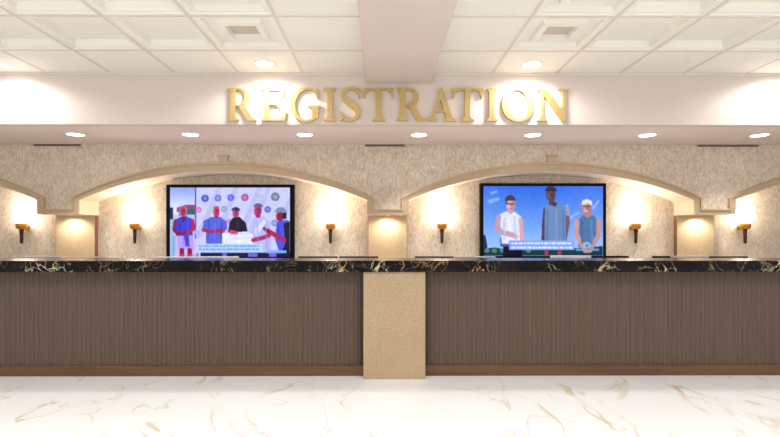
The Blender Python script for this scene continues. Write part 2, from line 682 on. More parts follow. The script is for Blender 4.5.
desk(XL + 0.001, px0 - 0.002, 'long brown fluted desk front left of the sand stone post')
desk(px1 + 0.002, XR - 0.001, 'long brown fluted desk front right of the sand stone post')

t = thing('stone_post', 'speckled sand stone post in the middle of the desk front', 'post', (pxc, D_POST + 0.15, 0))
hw = (px1 - px0) / 2
obj('shaft', bevel_box(-hw, hw, -0.15, 0.16, 0.0, Z_TB, 0.004, 2), M['stone'], t)

bm = bevel_box(XL + 0.001, XR - 0.001, D_TOP, D_TOP + 0.425, Z_TB, Z_TOP, 0.018, 4)
tag(obj('countertop', bm, M['counter']), 'glossy black and gold marble counter top along the desk', 'countertop')

# lower staff worktop behind the counter
t = thing('staff_worktop', 'low brown staff worktop hidden behind the marble counter', 'worktop', (0.08, 4.47, 0))
obj('top', bevel_box(XL - 0.08 + 0.002, XR - 0.08 - 0.002, -0.25, 0.25, 0.62, 0.66, 0.004, 2), M['work'], t)
for q in (-6.5, -3.9, -1.3, 1.3, 3.9, 6.5):
    bm = bmesh.new()
    box(bm, q - 0.02, q + 0.02, -0.24, 0.24, 0.0, 0.62)
    obj('support', bm, M['work'], t)


# ------------------------------------------------------------------ monitors
def monitor(px_a, px_b, top_py, mat, label, turn=0.0, dep=4.31):
    x0, x1 = wx(px_a, dep), wx(px_b, dep)
    w = x1 - x0
    zt = wz(top_py + 0.1, dep)
    z0 = 0.66
    t = thing('monitor', label, 'monitor', ((x0 + x1) / 2, dep + 0.03, z0), 'monitors showing above the counter')
    t.rotation_euler.z = turn
    hh = zt - z0
    hw = w / 2
    bm = bevel_box(-hw, hw, -0.03, 0.012, hh - 0.235, hh, 0.006, 2)
    obj('housing', bm, mat, t)
    bm = bmesh.new()
    box(bm, -hw + 0.014, hw - 0.014, 0.0118, 0.0135, hh - 0.222, hh - 0.014)
    obj('screen', bm, M['black'], t)['label'] = 'dark display'
    bm = bmesh.new()
    box(bm, -0.025, 0.025, -0.045, -0.028, 0.012, hh - 0.10)
    obj('neck', bm, M['darkgrey'], t)
    bm = bmesh.new()
    lathe(bm, [(0.0, 0.0), (0.095, 0.0), (0.095, 0.007), (0.03, 0.016), (0.0, 0.016)], 0, -0.035, 24)
    obj('base', bm, M['darkgrey'], t)
    return t


MON = [
    (19.5, 59.0, 256.0, 'midgrey', 'grey monitor top edge below the far-left sconce'),
    (60.5, 103.0, 256.6, 'midgrey', 'grey monitor top edge in front of the left pilaster'),
    (156.0, 196.0, 256.6, 'silver', 'silver monitor top edge under the left television, by its left corner'),
    (197.5, 238.0, 256.4, 'silver', 'silver monitor top edge under the middle of the left television'),
    (298.0, 337.5, 256.2, 'darkgrey', 'charcoal monitor top edge just right of the left television'),
    (339.0, 378.5, 256.2, 'darkgrey', 'charcoal monitor top edge just left of the central pilaster'),
    (415.0, 454.0, 256.2, 'darkgrey', 'blue-grey monitor top edge just right of the central pilaster'),
    (455.5, 496.0, 256.3, 'midgrey', 'grey monitor top edge at the left corner of the right television'),
    (552.0, 592.0, 255.6, 'silver', 'silver monitor top edge under the right television'),
    (593.5, 630.0, 255.8, 'black', 'black monitor top edge at the right corner of the right television'),
    (655.0, 671.5, 256.0, 'black', 'short black monitor top edge just left of the right pilaster'),
    (673.0, 710.5, 256.0, 'midgrey', 'grey monitor top edge in front of the right pilaster'),
    (712.0, 750.0, 256.2, 'darkgrey', 'dark grey monitor top edge below the far-right sconce'),
]
for a, b_, ty, mk, lab in MON:
    monitor(a, b_, ty, M[mk], lab)


# ------------------------------------------------------------------ televisions
GW, GH = 260, 148


class Pic:
    def __init__(s, x0, x1, y0, y1):
        s.b = (x0, x1, y0, y1)
        xs = x0 + (np.arange(GW) + 0.0) / (GW - 1) * (x1 - x0)
        ys = y0 + (np.arange(GH) + 0.0) / (GH - 1) * (y1 - y0)
        s.X, s.Y = np.meshgrid(xs, ys)
        s.img = np.zeros((GH, GW, 3))

    def paint(s, m, c, a=1.0):
        s.img[m] = s.img[m] * (1 - a) + np.array(c, float) * a

    def poly(s, pts, c, a=1.0):
        m = np.zeros(s.X.shape, bool)
        n = len(pts)
        for i in range(n):
            xa, ya = pts[i]
            xb, yb = pts[(i + 1) % n]
            if ya == yb:
                continue
            cond = ((ya > s.Y) != (yb > s.Y)) & (s.X < (xb - xa) * (s.Y - ya) / (yb - ya) + xa)
            m ^= cond
        s.paint(m, c, a)

    def ell(s, cx, cy, rx, ry, c, a=1.0, half=None):
        m = ((s.X - cx) / rx) ** 2 + ((s.Y - cy) / ry) ** 2 <= 1
        if half == 'top':
            m &= s.Y <= cy
        s.paint(m, c, a)

    def ringe(s, cx, cy, r, c, a=1.0):
        q = np.sqrt((s.X - cx) ** 2 + (s.Y - cy) ** 2)
        s.paint((q <= r) & (q > r * 0.55), c, a)
        s.paint(q <= r * 0.55, c, a * 0.55)

    def rect(s, x0, x1, y0, y1, c, a=1.0):
        s.paint((s.X >= x0) & (s.X <= x1) & (s.Y >= y0) & (s.Y <= y1), c, a)

    def limb(s, pts, w, c, a=1.0):
        m = np.zeros(s.X.shape, bool)
        for i in range(len(pts) - 1):
            (xa, ya), (xb, yb) = pts[i], pts[i + 1]
            dx, dy = xb - xa, yb - ya
            t_ = np.clip(((s.X - xa) * dx + (s.Y - ya) * dy) / (dx * dx + dy * dy), 0, 1)
            m |= (s.X - xa - t_ * dx) ** 2 + (s.Y - ya - t_ * dy) ** 2 <= w * w
        s.paint(m, c, a)

    def done(s):
        im = s.img
        rng = np.random.RandomState(3)
        n = rng.rand(GH // 4 + 2, GW // 4 + 2)
        n = np.kron(n, np.ones((4, 4)))[:GH, :GW]
        for _ in range(3):
            q = np.pad(n, 1, mode='edge')
            n = (q[1:-1, 1:-1] + q[:-2, 1:-1] + q[2:, 1:-1] + q[1:-1, :-2] + q[1:-1, 2:]) / 5.0
        im = im * (0.965 + 0.07 * n[..., None])
        for _ in range(2):
            p = np.pad(im, ((1, 1), (1, 1), (0, 0)), mode='edge')
            im = (4 * p[1:-1, 1:-1] + p[:-2, 1:-1] + p[2:, 1:-1] + p[1:-1, :-2] + p[1:-1, 2:]) / 8.0
        c = np.clip(im / 255.0, 0, 1)
        return np.where(c <= 0.04045, c / 12.92, ((c + 0.055) / 1.055) ** 2.4)


def picture_ceremony():
    p = Pic(91, 612, 78, 378)
    p.img[:] = (196, 200, 246)
    # slanting folds in the backdrop
    for x in (255, 330, 430, 470, 585):
        p.poly([(x + 40, 78), (x + 62, 78), (x - 30, 300), (x - 56, 300)], (170, 172, 240), 0.55)
    # open air on the left
    f = np.clip((p.Y - 78) / 90.0, 0, 1)[..., None]
    sky = np.array((142, 160, 238)) * (1 - f) + np.array((216, 222, 252)) * f
    m = p.X < 203
    p.img[m] = sky[m]
    p.rect(91, 203, 195, 378, (196, 186, 244))
    p.rect(91, 104, 165, 215, (40, 40, 84))
    p.rect(96, 106, 215, 378, (120, 190, 220))
    p.poly([(120, 165), (160, 152), (200, 152), (200, 172), (120, 185)], (150, 62, 120))
    p.rect(165, 198, 170, 196, (44, 98, 84))
    p.rect(199, 205, 78, 300, (92, 84, 176))
    for x, y, r, c in ((243, 125, 16, (62, 74, 190)), (299, 124, 15, (96, 116, 222)), (354, 122, 15, (84, 92, 224)), (416, 121, 16, (176, 62, 140)),
                       (482, 122, 17, (182, 188, 214)), (548, 118, 19, (112, 116, 136)), (215, 175, 13, (214, 110, 176)), (265, 176, 13, (176, 190, 206)),
                       (325, 172, 14, (140, 166, 170)), (515, 173, 14, (84, 86, 214)), (345, 224, 10, (214, 120, 186)), (545, 232, 15, (126, 138, 190)),
                       (207, 270, 12, (168, 172, 240)), (228, 226, 9, (200, 200, 240))):
        p.ringe(x, y, r, c)
    red, dred = (176, 34, 84), (136, 22, 62)
    # woman in a sleeveless blue top
    p.poly([(128, 200), (132, 165), (150, 155), (166, 168), (164, 205)], (150, 122, 150))
    p.ell(147, 182, 12, 20, red)
    p.poly([(118, 215), (140, 204), (160, 204), (184, 212), (190, 285), (115, 288)], (62, 60, 206))
    p.poly([(138, 204), (160, 204), (148, 232)], (70, 40, 80))
    p.limb([(114, 222), (108, 262), (128, 282), (170, 268)], 7, dred)
    p.limb([(188, 220), (194, 258), (172, 270)], 7, red)
    p.poly([(122, 288), (190, 284), (194, 346), (126, 346)], (180, 152, 246))
    p.poly([(150, 285), (172, 285), (176, 335), (158, 335)], (74, 60, 200))
    p.limb([(142, 350), (142, 378)], 10, (160, 16, 62))
    p.limb([(176, 350), (176, 378)], 10, (160, 16, 62))
    # man in a blue shirt
    p.ell(292, 184, 14, 23, (184, 40, 100))
    p.poly([(236, 222), (268, 206), (310, 206), (336, 226), (340, 260), (322, 268), (322, 322), (246, 322), (246, 268), (232, 262)], (84, 96, 214))
    p.limb([(236, 262), (266, 270), (320, 264)], 8, red)
    # man in a black shirt
    p.ell(376, 190, 14, 20, (158, 60, 104))
    p.ell(376, 178, 19, 15, (44, 36, 74), 1, 'top')
    p.poly([(350, 226), (366, 208), (394, 206), (420, 232), (428, 272), (342, 272)], (26, 20, 44))
    # large presentation card held up
    p.poly([(318, 278), (424, 268), (450, 282), (448, 322), (318, 322)], (222, 228, 255))
    p.limb([(356, 270), (376, 276)], 9, (206, 60, 110))
    # tall man in a pale shirt
    p.poly([(446, 226), (464, 202), (498, 204), (524, 226), (532, 300), (522, 360), (460, 360)], (178, 178, 248))
    p.poly([(456, 260), (500, 214), (510, 226), (466, 290)], (214, 220, 254))
    p.ell(472, 178, 17, 26, (164, 42, 108))
    p.ell(474, 162, 20, 16, (104, 84, 130), 1, 'top')
    p.limb([(452, 306), (494, 296), (520, 286)], 9, red)
    # man with a cap, arms forward
    p.poly([(556, 226), (596, 218), (612, 226), (612, 378), (572, 378), (546, 300)], (72, 80, 220))
    p.poly([(584, 236), (612, 222), (612, 378), (566, 378), (592, 320)], (24, 18, 50))
    p.ell(568, 204, 18, 20, (134, 34, 72))
    p.poly([(544, 186), (556, 166), (580, 162), (597, 178), (596, 200), (580, 186)], (126, 132, 172))
    p.rect(578, 597, 188, 214, (40, 28, 56))
    p.limb([(512, 264), (536, 278), (586, 306)], 10, red)
    p.limb([(500, 256), (520, 272)], 7, dred)
    # folds, shade and small features
    for a, b_, c in (((262, 215), (256, 300), (58, 66, 176)), ((318, 226), (312, 300), (56, 62, 170)), ((286, 230), (284, 300), (112, 124, 232)),
                     ((130, 220), (134, 280), (40, 40, 160)), ((170, 218), (166, 276), (92, 90, 226)), ((148, 292), (146, 340), (150, 124, 226)),
                     ((470, 240), (474, 350), (148, 148, 230)), ((506, 240), (512, 340), (140, 138, 226)), ((560, 240), (566, 300), (46, 48, 170)),
                     ((340, 284), (436, 278), (196, 206, 246)), ((340, 300), (436, 296), (196, 206, 246)), ((384, 230), (386, 264), (56, 46, 80))):
        p.limb([a, b_], 2.5, c, 0.8)
    for x, y, w_ in ((292, 180, 14), (376, 188, 13), (472, 176, 16), (147, 180, 11), (562, 202, 12)):
        p.rect(x - w_ * 0.8, x + w_ * 0.8, y - 5, y - 1, (86, 18, 56), 0.7)
        p.rect(x - w_ * 0.45, x + w_ * 0.45, y + 9, y + 12, (100, 20, 60), 0.6)
        p.poly([(x - w_, y - 16), (x - w_ * 0.35, y - 20), (x - w_ * 0.4, y + 20), (x - w_ * 0.9, y + 10)], (226, 96, 150), 0.45)
    p.ell(292, 166, 13, 8, (204, 70, 120), 1, 'top')
    p.rect(284, 300, 203, 210, (140, 26, 76))
    p.rect(464, 482, 200, 208, (130, 30, 84))
    p.rect(320, 330, 260, 272, (206, 50, 96))
    p.poly([(100, 290), (116, 288), (112, 378), (104, 378)], (110, 170, 200), 0.7)
    p.rect(128, 200, 366, 378, (150, 130, 190), 0.5)
    # lower captions
    p.rect(226, 494, 322, 360, (178, 208, 246))
    rnd = random.Random(5)
    for y0 in (328, 343):
        x = 214
        while x < 478:
            w_ = rnd.choice((9, 14, 20, 27))
            p.rect(x, min(x + w_, 492), y0, y0 + 8, (104, 146, 212), 0.75)
            x += w_ + 4
    p.rect(222, 612, 361, 378, (34, 30, 72))
    for a, b_ in ((204, 214), (318, 338), (430, 470), (520, 552)):
        p.rect(a, b_, 362, 378, (120, 104, 220))
    p.rect(508, 596, 351, 362, (126, 170, 240))
    return p.done()


def picture_athletes():
    p = Pic(103, 626, 70, 375)
    f = np.clip((p.Y - 70) / 270.0, 0, 1)[..., None]
    g = np.clip(np.abs(p.X - 320) / 260.0, 0, 1)[..., None]
    top = np.array((36, 100, 226)) * (1 - 0.35 * g) + np.array((110, 140, 236)) * 0.35 * g
    p.img[:] = top * (1 - f) + np.array((150, 188, 246)) * f
    for pts in ([(420, 176), (470, 150), (476, 158), (430, 190)], [(470, 205), (520, 180), (524, 188), (480, 216)], [(120, 130), (170, 118), (176, 130), (130, 148)],
                [(575, 165), (606, 128), (612, 136), (584, 176)], [(130, 96), (160, 88), (166, 98), (138, 108)]):
        p.poly(pts, (160, 192, 250), 0.6)
    # distant trees
    p.poly([(103, 345), (150, 338), (200, 346), (300, 342), (420, 350), (520, 340), (626, 332), (626, 375), (103, 375)], (26, 58, 66))
    p.poly([(103, 282), (112, 286), (120, 330), (116, 375), (103, 375)], (22, 44, 70))
    for x in (118, 150, 186, 300):
        p.ell(x, 352, 12, 9, (96, 150, 130), 0.8)
    skin = (206, 164, 170)
    # man in a white tee shirt
    p.rect(188, 274, 330, 375, (18, 18, 40))
    p.poly([(176, 296), (206, 300), (222, 332), (176, 334)], (54, 88, 190))
    p.poly([(166, 200), (200, 180), (240, 182), (268, 204), (266, 322), (184, 322), (178, 250)], (218, 222, 248))
    p.limb([(170, 206), (162, 256), (190, 274), (232, 284)], 11, (190, 150, 172))
    p.limb([(266, 216), (272, 306)], 9, skin)
    p.ell(222, 152, 20, 28, skin)
    p.ell(220, 134, 23, 26, (74, 54, 60), 1, 'top')
    p.rect(200, 206, 128, 150, (74, 54, 60))
    p.rect(206, 240, 143, 151, (110, 84, 96))
    p.rect(216, 228, 166, 170, (160, 96, 110))
    # tall man in a blue-grey top
    p.limb([(374, 172), (368, 240), (366, 300)], 9, (74, 54, 84))
    p.limb([(466, 180), (470, 230), (456, 304)], 11, (112, 84, 110))
    p.poly([(372, 158), (396, 146), (428, 142), (462, 156), (480, 186), (462, 200), (464, 324), (370, 324)], (102, 134, 186))
    p.rect(388, 412, 126, 152, (84, 58, 76))
    p.ell(398, 104, 22, 30, (96, 66, 80))
    p.ell(398, 92, 25, 22, (48, 36, 46), 1, 'top')
    p.rect(388, 412, 106, 111, (58, 40, 52))
    p.limb([(470, 172), (474, 192)], 8, (150, 150, 176))
    # man in a tank top and pale cap
    p.poly([(520, 214), (542, 194), (580, 194), (598, 212), (594, 336), (518, 336)], (74, 114, 164))
    p.limb([(512, 222), (510, 280), (548, 350)], 10, (198, 148, 150))
    p.limb([(606, 222), (608, 282), (570, 350)], 10, (190, 140, 146))
    p.rect(543, 570, 180, 200, (176, 124, 128))
    p.ell(554, 164, 20, 28, (182, 130, 128))
    p.poly([(532, 152), (536, 132), (556, 126), (576, 134), (580, 156), (560, 146)], (230, 222, 212))
    p.rect(540, 568, 156, 161, (90, 60, 66))
    p.rect(546, 564, 176, 181, (236, 220, 216))
    p.ell(556, 328, 15, 14, (150, 190, 210))
    p.ell(556, 330, 8, 8, (86, 140, 170))
    p.limb([(512, 348), (604, 348)], 6, (96, 150, 214))
    p.limb([(546, 354), (568, 354)], 8, (196, 144, 146))
    # folds, shade and small features
    for a, b_, c, al in (((196, 210), (194, 300), (186, 190, 226), 0.8), ((236, 204), (246, 300), (190, 194, 230), 0.8), ((214, 214), (222, 262), (236, 238, 252), 0.8),
                         ((384, 176), (380, 310), (80, 110, 166), 0.8), ((420, 170), (424, 306), (120, 152, 200), 0.8), ((450, 176), (454, 306), (84, 114, 170), 0.8),
                         ((534, 224), (534, 320), (58, 94, 146), 0.8), ((574, 220), (580, 320), (94, 136, 184), 0.8)):
        p.limb([a, b_], 4, c, al)
    for x, y, w_, dk, lt in ((222, 150, 19, (126, 86, 92), (236, 200, 200)), (398, 106, 20, (52, 34, 46), (136, 100, 110)), (554, 164, 19, (120, 76, 80), (220, 176, 170))):
        p.poly([(x + w_ * 0.3, y - 22), (x + w_, y - 10), (x + w_ * 0.8, y + 16), (x + w_ * 0.2, y + 27)], dk, 0.35)
        p.ell(x - w_ * 0.4, y + 6, w_ * 0.35, 9, lt, 0.5)
        p.limb([(x, y - 2), (x + 1, y + 8)], 2, dk, 0.6)
    p.poly([(206, 180), (222, 192), (238, 182), (232, 176), (212, 176)], (190, 150, 160))
    p.poly([(396, 148), (414, 160), (430, 144), (412, 140)], (70, 50, 70))
    p.poly([(540, 194), (560, 210), (580, 194), (570, 188), (548, 188)], (178, 126, 130))
    p.limb([(228, 282), (246, 300)], 4, (190, 150, 172))
    p.limb([(234, 280), (252, 290)], 4, (200, 158, 172))
    # caption
    p.rect(216, 500, 308, 350, (126, 160, 232))
    rnd = random.Random(8)
    for y0 in (315, 334):
        x = 226
        while x < 480:
            w = rnd.choice((7, 10, 14, 19))
            p.rect(x, min(x + w, 492), y0, y0 + 9, (232, 240, 255), 0.9)
            x += w + 3.5
    p.limb([(378, 355), (378, 368)], 8, (160, 60, 90))
    p.limb([(436, 355), (436, 368)], 8, (160, 60, 90))
    return p.done()


def television(label, o, s, pic):
    """o = outer x0,x1,y0,y1 in frame; s = screen rectangle in frame, both read at the wall depth"""
    d = 5.672
    X0, X1, ZT, ZB = wx(o[0], d), wx(o[1], d), wz(o[2], d), wz(o[3], d)
    x0, x1, zt, zb = wx(s[0], d), wx(s[1], d), wz(s[2], d), wz(s[3], d)
    xc, zc = (X0 + X1) / 2, (ZT + ZB) / 2
    t = thing('television', label, 'television', (xc, d, zc), 'televisions in the arched recesses')
    bm = bmesh.new()
    # frame as a picture-frame loop plus the body behind
    for a, b_, c, e in ((X0, x0, ZB, ZT), (x1, X1, ZB, ZT), (x0, x1, zt, ZT), (x0, x1, ZB, zb)):
        box(bm, a - xc, b_ - xc, -0.012, 0.0, c - zc, e - zc)
    box(bm, X0 - xc, X1 - xc, 0.0, 0.04, ZB - zc, ZT - zc)
    obj('frame', bm, M['black'], t)
    me = bpy.data.meshes.new('screen')
    vs = [(x0 - xc + (x1 - x0) * i / (GW - 1), -0.006, zt - zc + (zb - zt) * j / (GH - 1)) for j in range(GH) for i in range(GW)]
    fs = [(j * GW + i, (j + 1) * GW + i, (j + 1) * GW + i + 1, j * GW + i + 1) for j in range(GH - 1) for i in range(GW - 1)]
    me.from_pydata(vs, [], fs)
    ca = me.color_attributes.new('picture', 'FLOAT_COLOR', 'POINT')
    arr = np.ones((GH * GW, 4), np.float32)
    arr[:, :3] = pic.reshape(-1, 3)
    ca.data.foreach_set('color', arr.ravel())
    me.materials.append(M['picture'])
    so = bpy.data.objects.new('screen', me)
    COL.objects.link(so)
    so.parent = t
    so['label'] = 'lit screen picture'
    bm = bmesh.new()
    box(bm, -0.25, 0.25, 0.04, D_REC - d, -0.2, 0.2)
    obj('wall_bracket', bm, M['darkgrey'], t)
    return t


television('wide black television showing five people on stage with a card', (167.2, 294.4, 184.7, 260.5), (170.8, 290.2, 187.7, 256.6), picture_ceremony())
television('wide black television showing three athletes against blue sky', (480.2, 606.2, 183.2, 259.6), (483.4, 603.3, 186.2, 255.9), picture_athletes())

# ------------------------------------------------------------------ wall sconces
D_SC = 5.655
SCN = [(23.0, 'torch wall sconce at the far left, left of the left pilaster', 0.0),
       (135.5, 'torch wall sconce just left of the left television', 0.0),
       (330.5, 'torch wall sconce between the left television and central pilaster', 0.0),
       (442.0, 'torch wall sconce between the central pilaster and right television', 0.0),
       (636.5, 'torch wall sconce just right of the right television', 0.0),
       (746.5, 'torch wall sconce at the far right, right of the right pilaster', 0.0)]
proto = None
z_sc = wz(243.5, D_SC)
sconce_pts = []
for x, lab, _ in SCN:
    loc = (wx(x, D_SC), D_REC, z_sc)
    sconce_pts.append(loc)
    if proto is None:
        proto = thing('wall_sconce', lab, 'sconce', loc, 'torch sconces on the back wall')
        yy = D_SC - D_REC
        z = lambda py: wz(py, D_SC) - z_sc
        bm = bmesh.new()
        tube(bm, [(0, yy, z(243.5)), (0, yy, z(242.8)), (0, yy, z(236)), (0, yy, z(229))], [0.011, 0.017, 0.019, 0.024], 14)
        obj('stem', bm, M['bronze'], proto)
        bm = bmesh.new()
        lathe(bm, [(0.0, z(229.5)), (0.036, z(229.3)), (0.058, z(228.0)), (0.062, z(226.0)), (0.060, z(223.4)), (0.052, z(223.0)), (0.0, z(223.2))], 0, yy, 28)
        obj('cup', bm, M['amber'], proto)['label'] = 'amber brass cup'
        bm = bmesh.new()
        lathe(bm, [(0.050, z(223.3)), (0.068, z(221.8)), (0.084, z(218.5)), (0.091, z(215)), (0.090, z(212)), (0.084, z(209.5)), (0.080, z(209.5)), (0.085, z(214)), (0.062, z(221)), (0.0, z(222.6))], 0, yy, 32)
        obj('glass_shade', bm, M['glass_shade'], proto)['label'] = 'glowing frosted glass shade'
        bm = bmesh.new()
        bmesh.ops.create_cone(bm, cap_ends=True, segments=24, radius1=0.034, radius2=0.034, depth=0.012,
                              matrix=Matrix.Translation((0, -0.006, z(227))) @ Matrix.Rotation(math.pi / 2, 4, 'X'))
        tube(bm, [(0, -0.008, z(227)), (0, yy, z(226.6))], 0.016, 10)
        obj('wall_mount', bm, M['amber'], proto)
    else:
        dup(proto, loc, lab)


# ------------------------------------------------------------------ recessed downlights
def light(name, kind, loc, energy, color=(1, 0.985, 0.965), rot=(0, 0, 0), **kw):
    ld = bpy.data.lights.new(name, kind)
    ld.energy = energy
    ld.color = color
    for k_, v in kw.items():
        setattr(ld, k_, v)
    o = bpy.data.objects.new(name, ld)
    COL.objects.link(o)
    o.location = loc
    o.rotation_euler = rot
    return o


dl = None


def downlight(x, y, z, label, group):
    global dl
    if dl is None:
        dl = thing('downlight', label, 'downlight', (x, y, z), group)
        bm = bmesh.new()
        lathe(bm, [(0.078, 0.0), (0.098, 0.0), (0.096, -0.006), (0.088, -0.009), (0.080, -0.006), (0.078, 0.0)], 0, 0, 36)
        obj('trim_ring', bm, M['white_ring'], dl)
        bm = bmesh.new()
        lathe(bm, [(0.0, -0.005), (0.0785, -0.004), (0.0785, 0.0), (0.0, 0.0)], 0, 0, 36)
        obj('lamp_lens', bm, M['lens'], dl)['label'] = 'bright lamp lens'
        return dl
    r = dup(dl, (x, y, z), label)
    r['group'] = group
    return r


D_SL = 4.85
SL = [(76.5, 'soffit downlight above the left pilaster, left end of the row'),
      (191.0, 'soffit downlight above the left part of the left television'),
      (305.0, 'soffit downlight below the letters G and I'),
      (419.0, 'soffit downlight below the gap between the second R and A'),
      (533.0, 'soffit downlight below the letters O and N'),
      (648.0, 'soffit downlight above the sconce right of the right television'),
      (761.0, 'soffit downlight at the far right end of the row')]
POW_S, POW_C, POW_R = 32.0, 50.0, {1.75: 44.0, -0.7: 95.0}
for px, lab in SL:
    x = wx(px, D_SL)
    downlight(x, D_SL, Z_SOF, lab, 'downlights in the soffit over the counter')
    light('soffit_lamp', 'SPOT', (x, D_SL, Z_SOF - 0.015), POW_S, spot_size=math.radians(98), spot_blend=0.45, shadow_soft_size=0.07)
CL = [(-1.0, 'ceiling downlight by the far left end of the header wall'),
      (265.0, 'ceiling downlight above the first E of the sign'),
      (532.0, 'ceiling downlight above the final O of the sign'),
      (797.0, 'ceiling downlight by the far right end of the header wall')]
D_CL = 4.17
for px, lab in CL:
    x = wx(px, D_CL)
    downlight(x, D_CL, Z_CEIL, lab, 'downlights in the tiled ceiling by the header')
    light('header_lamp', 'SPOT', (x, D_CL, Z_CEIL - 0.015), POW_C, spot_size=math.radians(165), spot_blend=0.45, shadow_soft_size=0.11)
# the same lamps carry on over the lobby
for y in (1.75, -0.7):
    for px in (-1.0, 265.0, 532.0, 797.0):
        x = wx(px, D_CL)
        light('lobby_lamp', 'SPOT', (x, y, Z_CEIL - 0.02), POW_R[y], spot_size=math.radians(150), spot_blend=0.6, shadow_soft_size=0.09)

# small lamps under the pendants wash the pilasters
NL = ['small downlight in the niche top over the left pilaster', 'small downlight in the niche top over the central pilaster',
      'small downlight in the niche top over the right pilaster']
for (a, b_), lab in zip(PXP, NL):
    xc = (wx(a, D_PIL) + wx(b_, D_PIL)) / 2
    t = thing('niche_downlight', lab, 'downlight', (xc, 5.575, ZP), 'lamps over the pilasters')
    bm = bmesh.new()
    lathe(bm, [(0.026, 0.0), (0.034, 0.0), (0.033, -0.004), (0.026, -0.003)], 0, 0, 24)
    obj('trim_ring', bm, M['white_ring'], t)
    bm = bmesh.new()
    lathe(bm, [(0.0, -0.002), (0.0265, -0.002), (0.0265, 0.0), (0.0, 0.0)], 0, 0, 24)
    obj('lamp_lens', bm, M['lens'], t)['label'] = 'bright lamp lens'
    light('niche_lamp', 'SPOT', (xc, 5.575, ZP - 0.01), 10.0, (1, 0.9, 0.74), spot_size=math.radians(160), spot_blend=0.6, shadow_soft_size=0.03)

# ------------------------------------------------------------------ sign letters
Z_BASE = wz(121.6, D_FASCIA)
CAP = (121.6 - 89.2) * D_FASCIA / F
ST = 0.195      # stem
TH = 0.062      # hairline / serif thickness


def arc(cx, cy, rx, ry, a0, a1, n=20):
    return [(cx + rx * math.cos(math.radians(a0 + (a1 - a0) * i / n)), cy + ry * math.sin(math.radians(a0 + (a1 - a0) * i / n))) for i in range(n + 1)]


def stem(x0, x1, lo=0.0, hi=1.0, ls=0.10, rs=0.10, top=True, bot=True):
    """vertical stem with bracketed serifs"""
    pts = []
    if bot:
        pts += [(x0 - ls, lo), (x1 + rs, lo), (x1 + rs, lo + TH * 0.75), (x1 + rs * 0.35, lo + TH * 1.05), (x1, lo + TH * 2.2)]
    else:
        pts += [(x0, lo), (x1, lo)]
    if top:
        pts += [(x1, hi - TH * 2.2), (x1 + rs * 0.35, hi - TH * 1.05), (x1 + rs, hi - TH * 0.75), (x1 + rs, hi), (x0 - ls, hi), (x0 - ls, hi - TH * 0.75), (x0 - ls * 0.35, hi - TH * 1.05), (x0, hi - TH * 2.2)]
    else:
        pts += [(x1, hi), (x0, hi)]
    if bot:
        pts += [(x0, lo + TH * 2.2), (x0 - ls * 0.35, lo + TH * 1.05), (x0 - ls, lo + TH * 0.75)]
    return pts


def brush(path, widths, n=40):
    """closed ribbon around a Catmull-Rom path with varying width"""
    P = [Vector((p[0], p[1])) for p in path]
    P = [2 * P[0] - P[1]] + P + [2 * P[-1] - P[-2]]
    Wd = [widths[0]] + list(widths) + [widths[-1]]
    pts, ws = [], []
    segs = len(path) - 1
    for s in range(segs):
        for i in range(n // segs + 1):
            t_ = i / (n // segs)
            if s < segs - 1 and i == n // segs:
                continue
            p0, p1, p2, p3 = P[s:s + 4]
            q = 0.5 * ((2 * p1) + (p2 - p0) * t_ + (2 * p0 - 5 * p1 + 4 * p2 - p3) * t_ ** 2 + (3 * p1 - p0 - 3 * p2 + p3) * t_ ** 3)
            pts.append(q)
            e = t_ * t_ * (3 - 2 * t_)
            ws.append(Wd[s + 1] * (1 - e) + Wd[s + 2] * e)
    Lp, Rp = [], []
    for i, q in enumerate(pts):
        d = (pts[min(i + 1, len(pts) - 1)] - pts[max(i - 1, 0)]).normalized()
        nrm = Vector((-d.y, d.x))
        Lp.append(q + nrm * ws[i] / 2)
        Rp.append(q - nrm * ws[i] / 2)
    return [tuple(v) for v in Lp] + [tuple(v) for v in Rp[::-1]]


def loop(cx, cy, rox, roy, rix, riy, tilt=0.0, n=56):
    """oval ring as two outlines -> list of quads handled specially"""
    return ('ring', cx, cy, rox, roy, rix, riy, tilt, n)


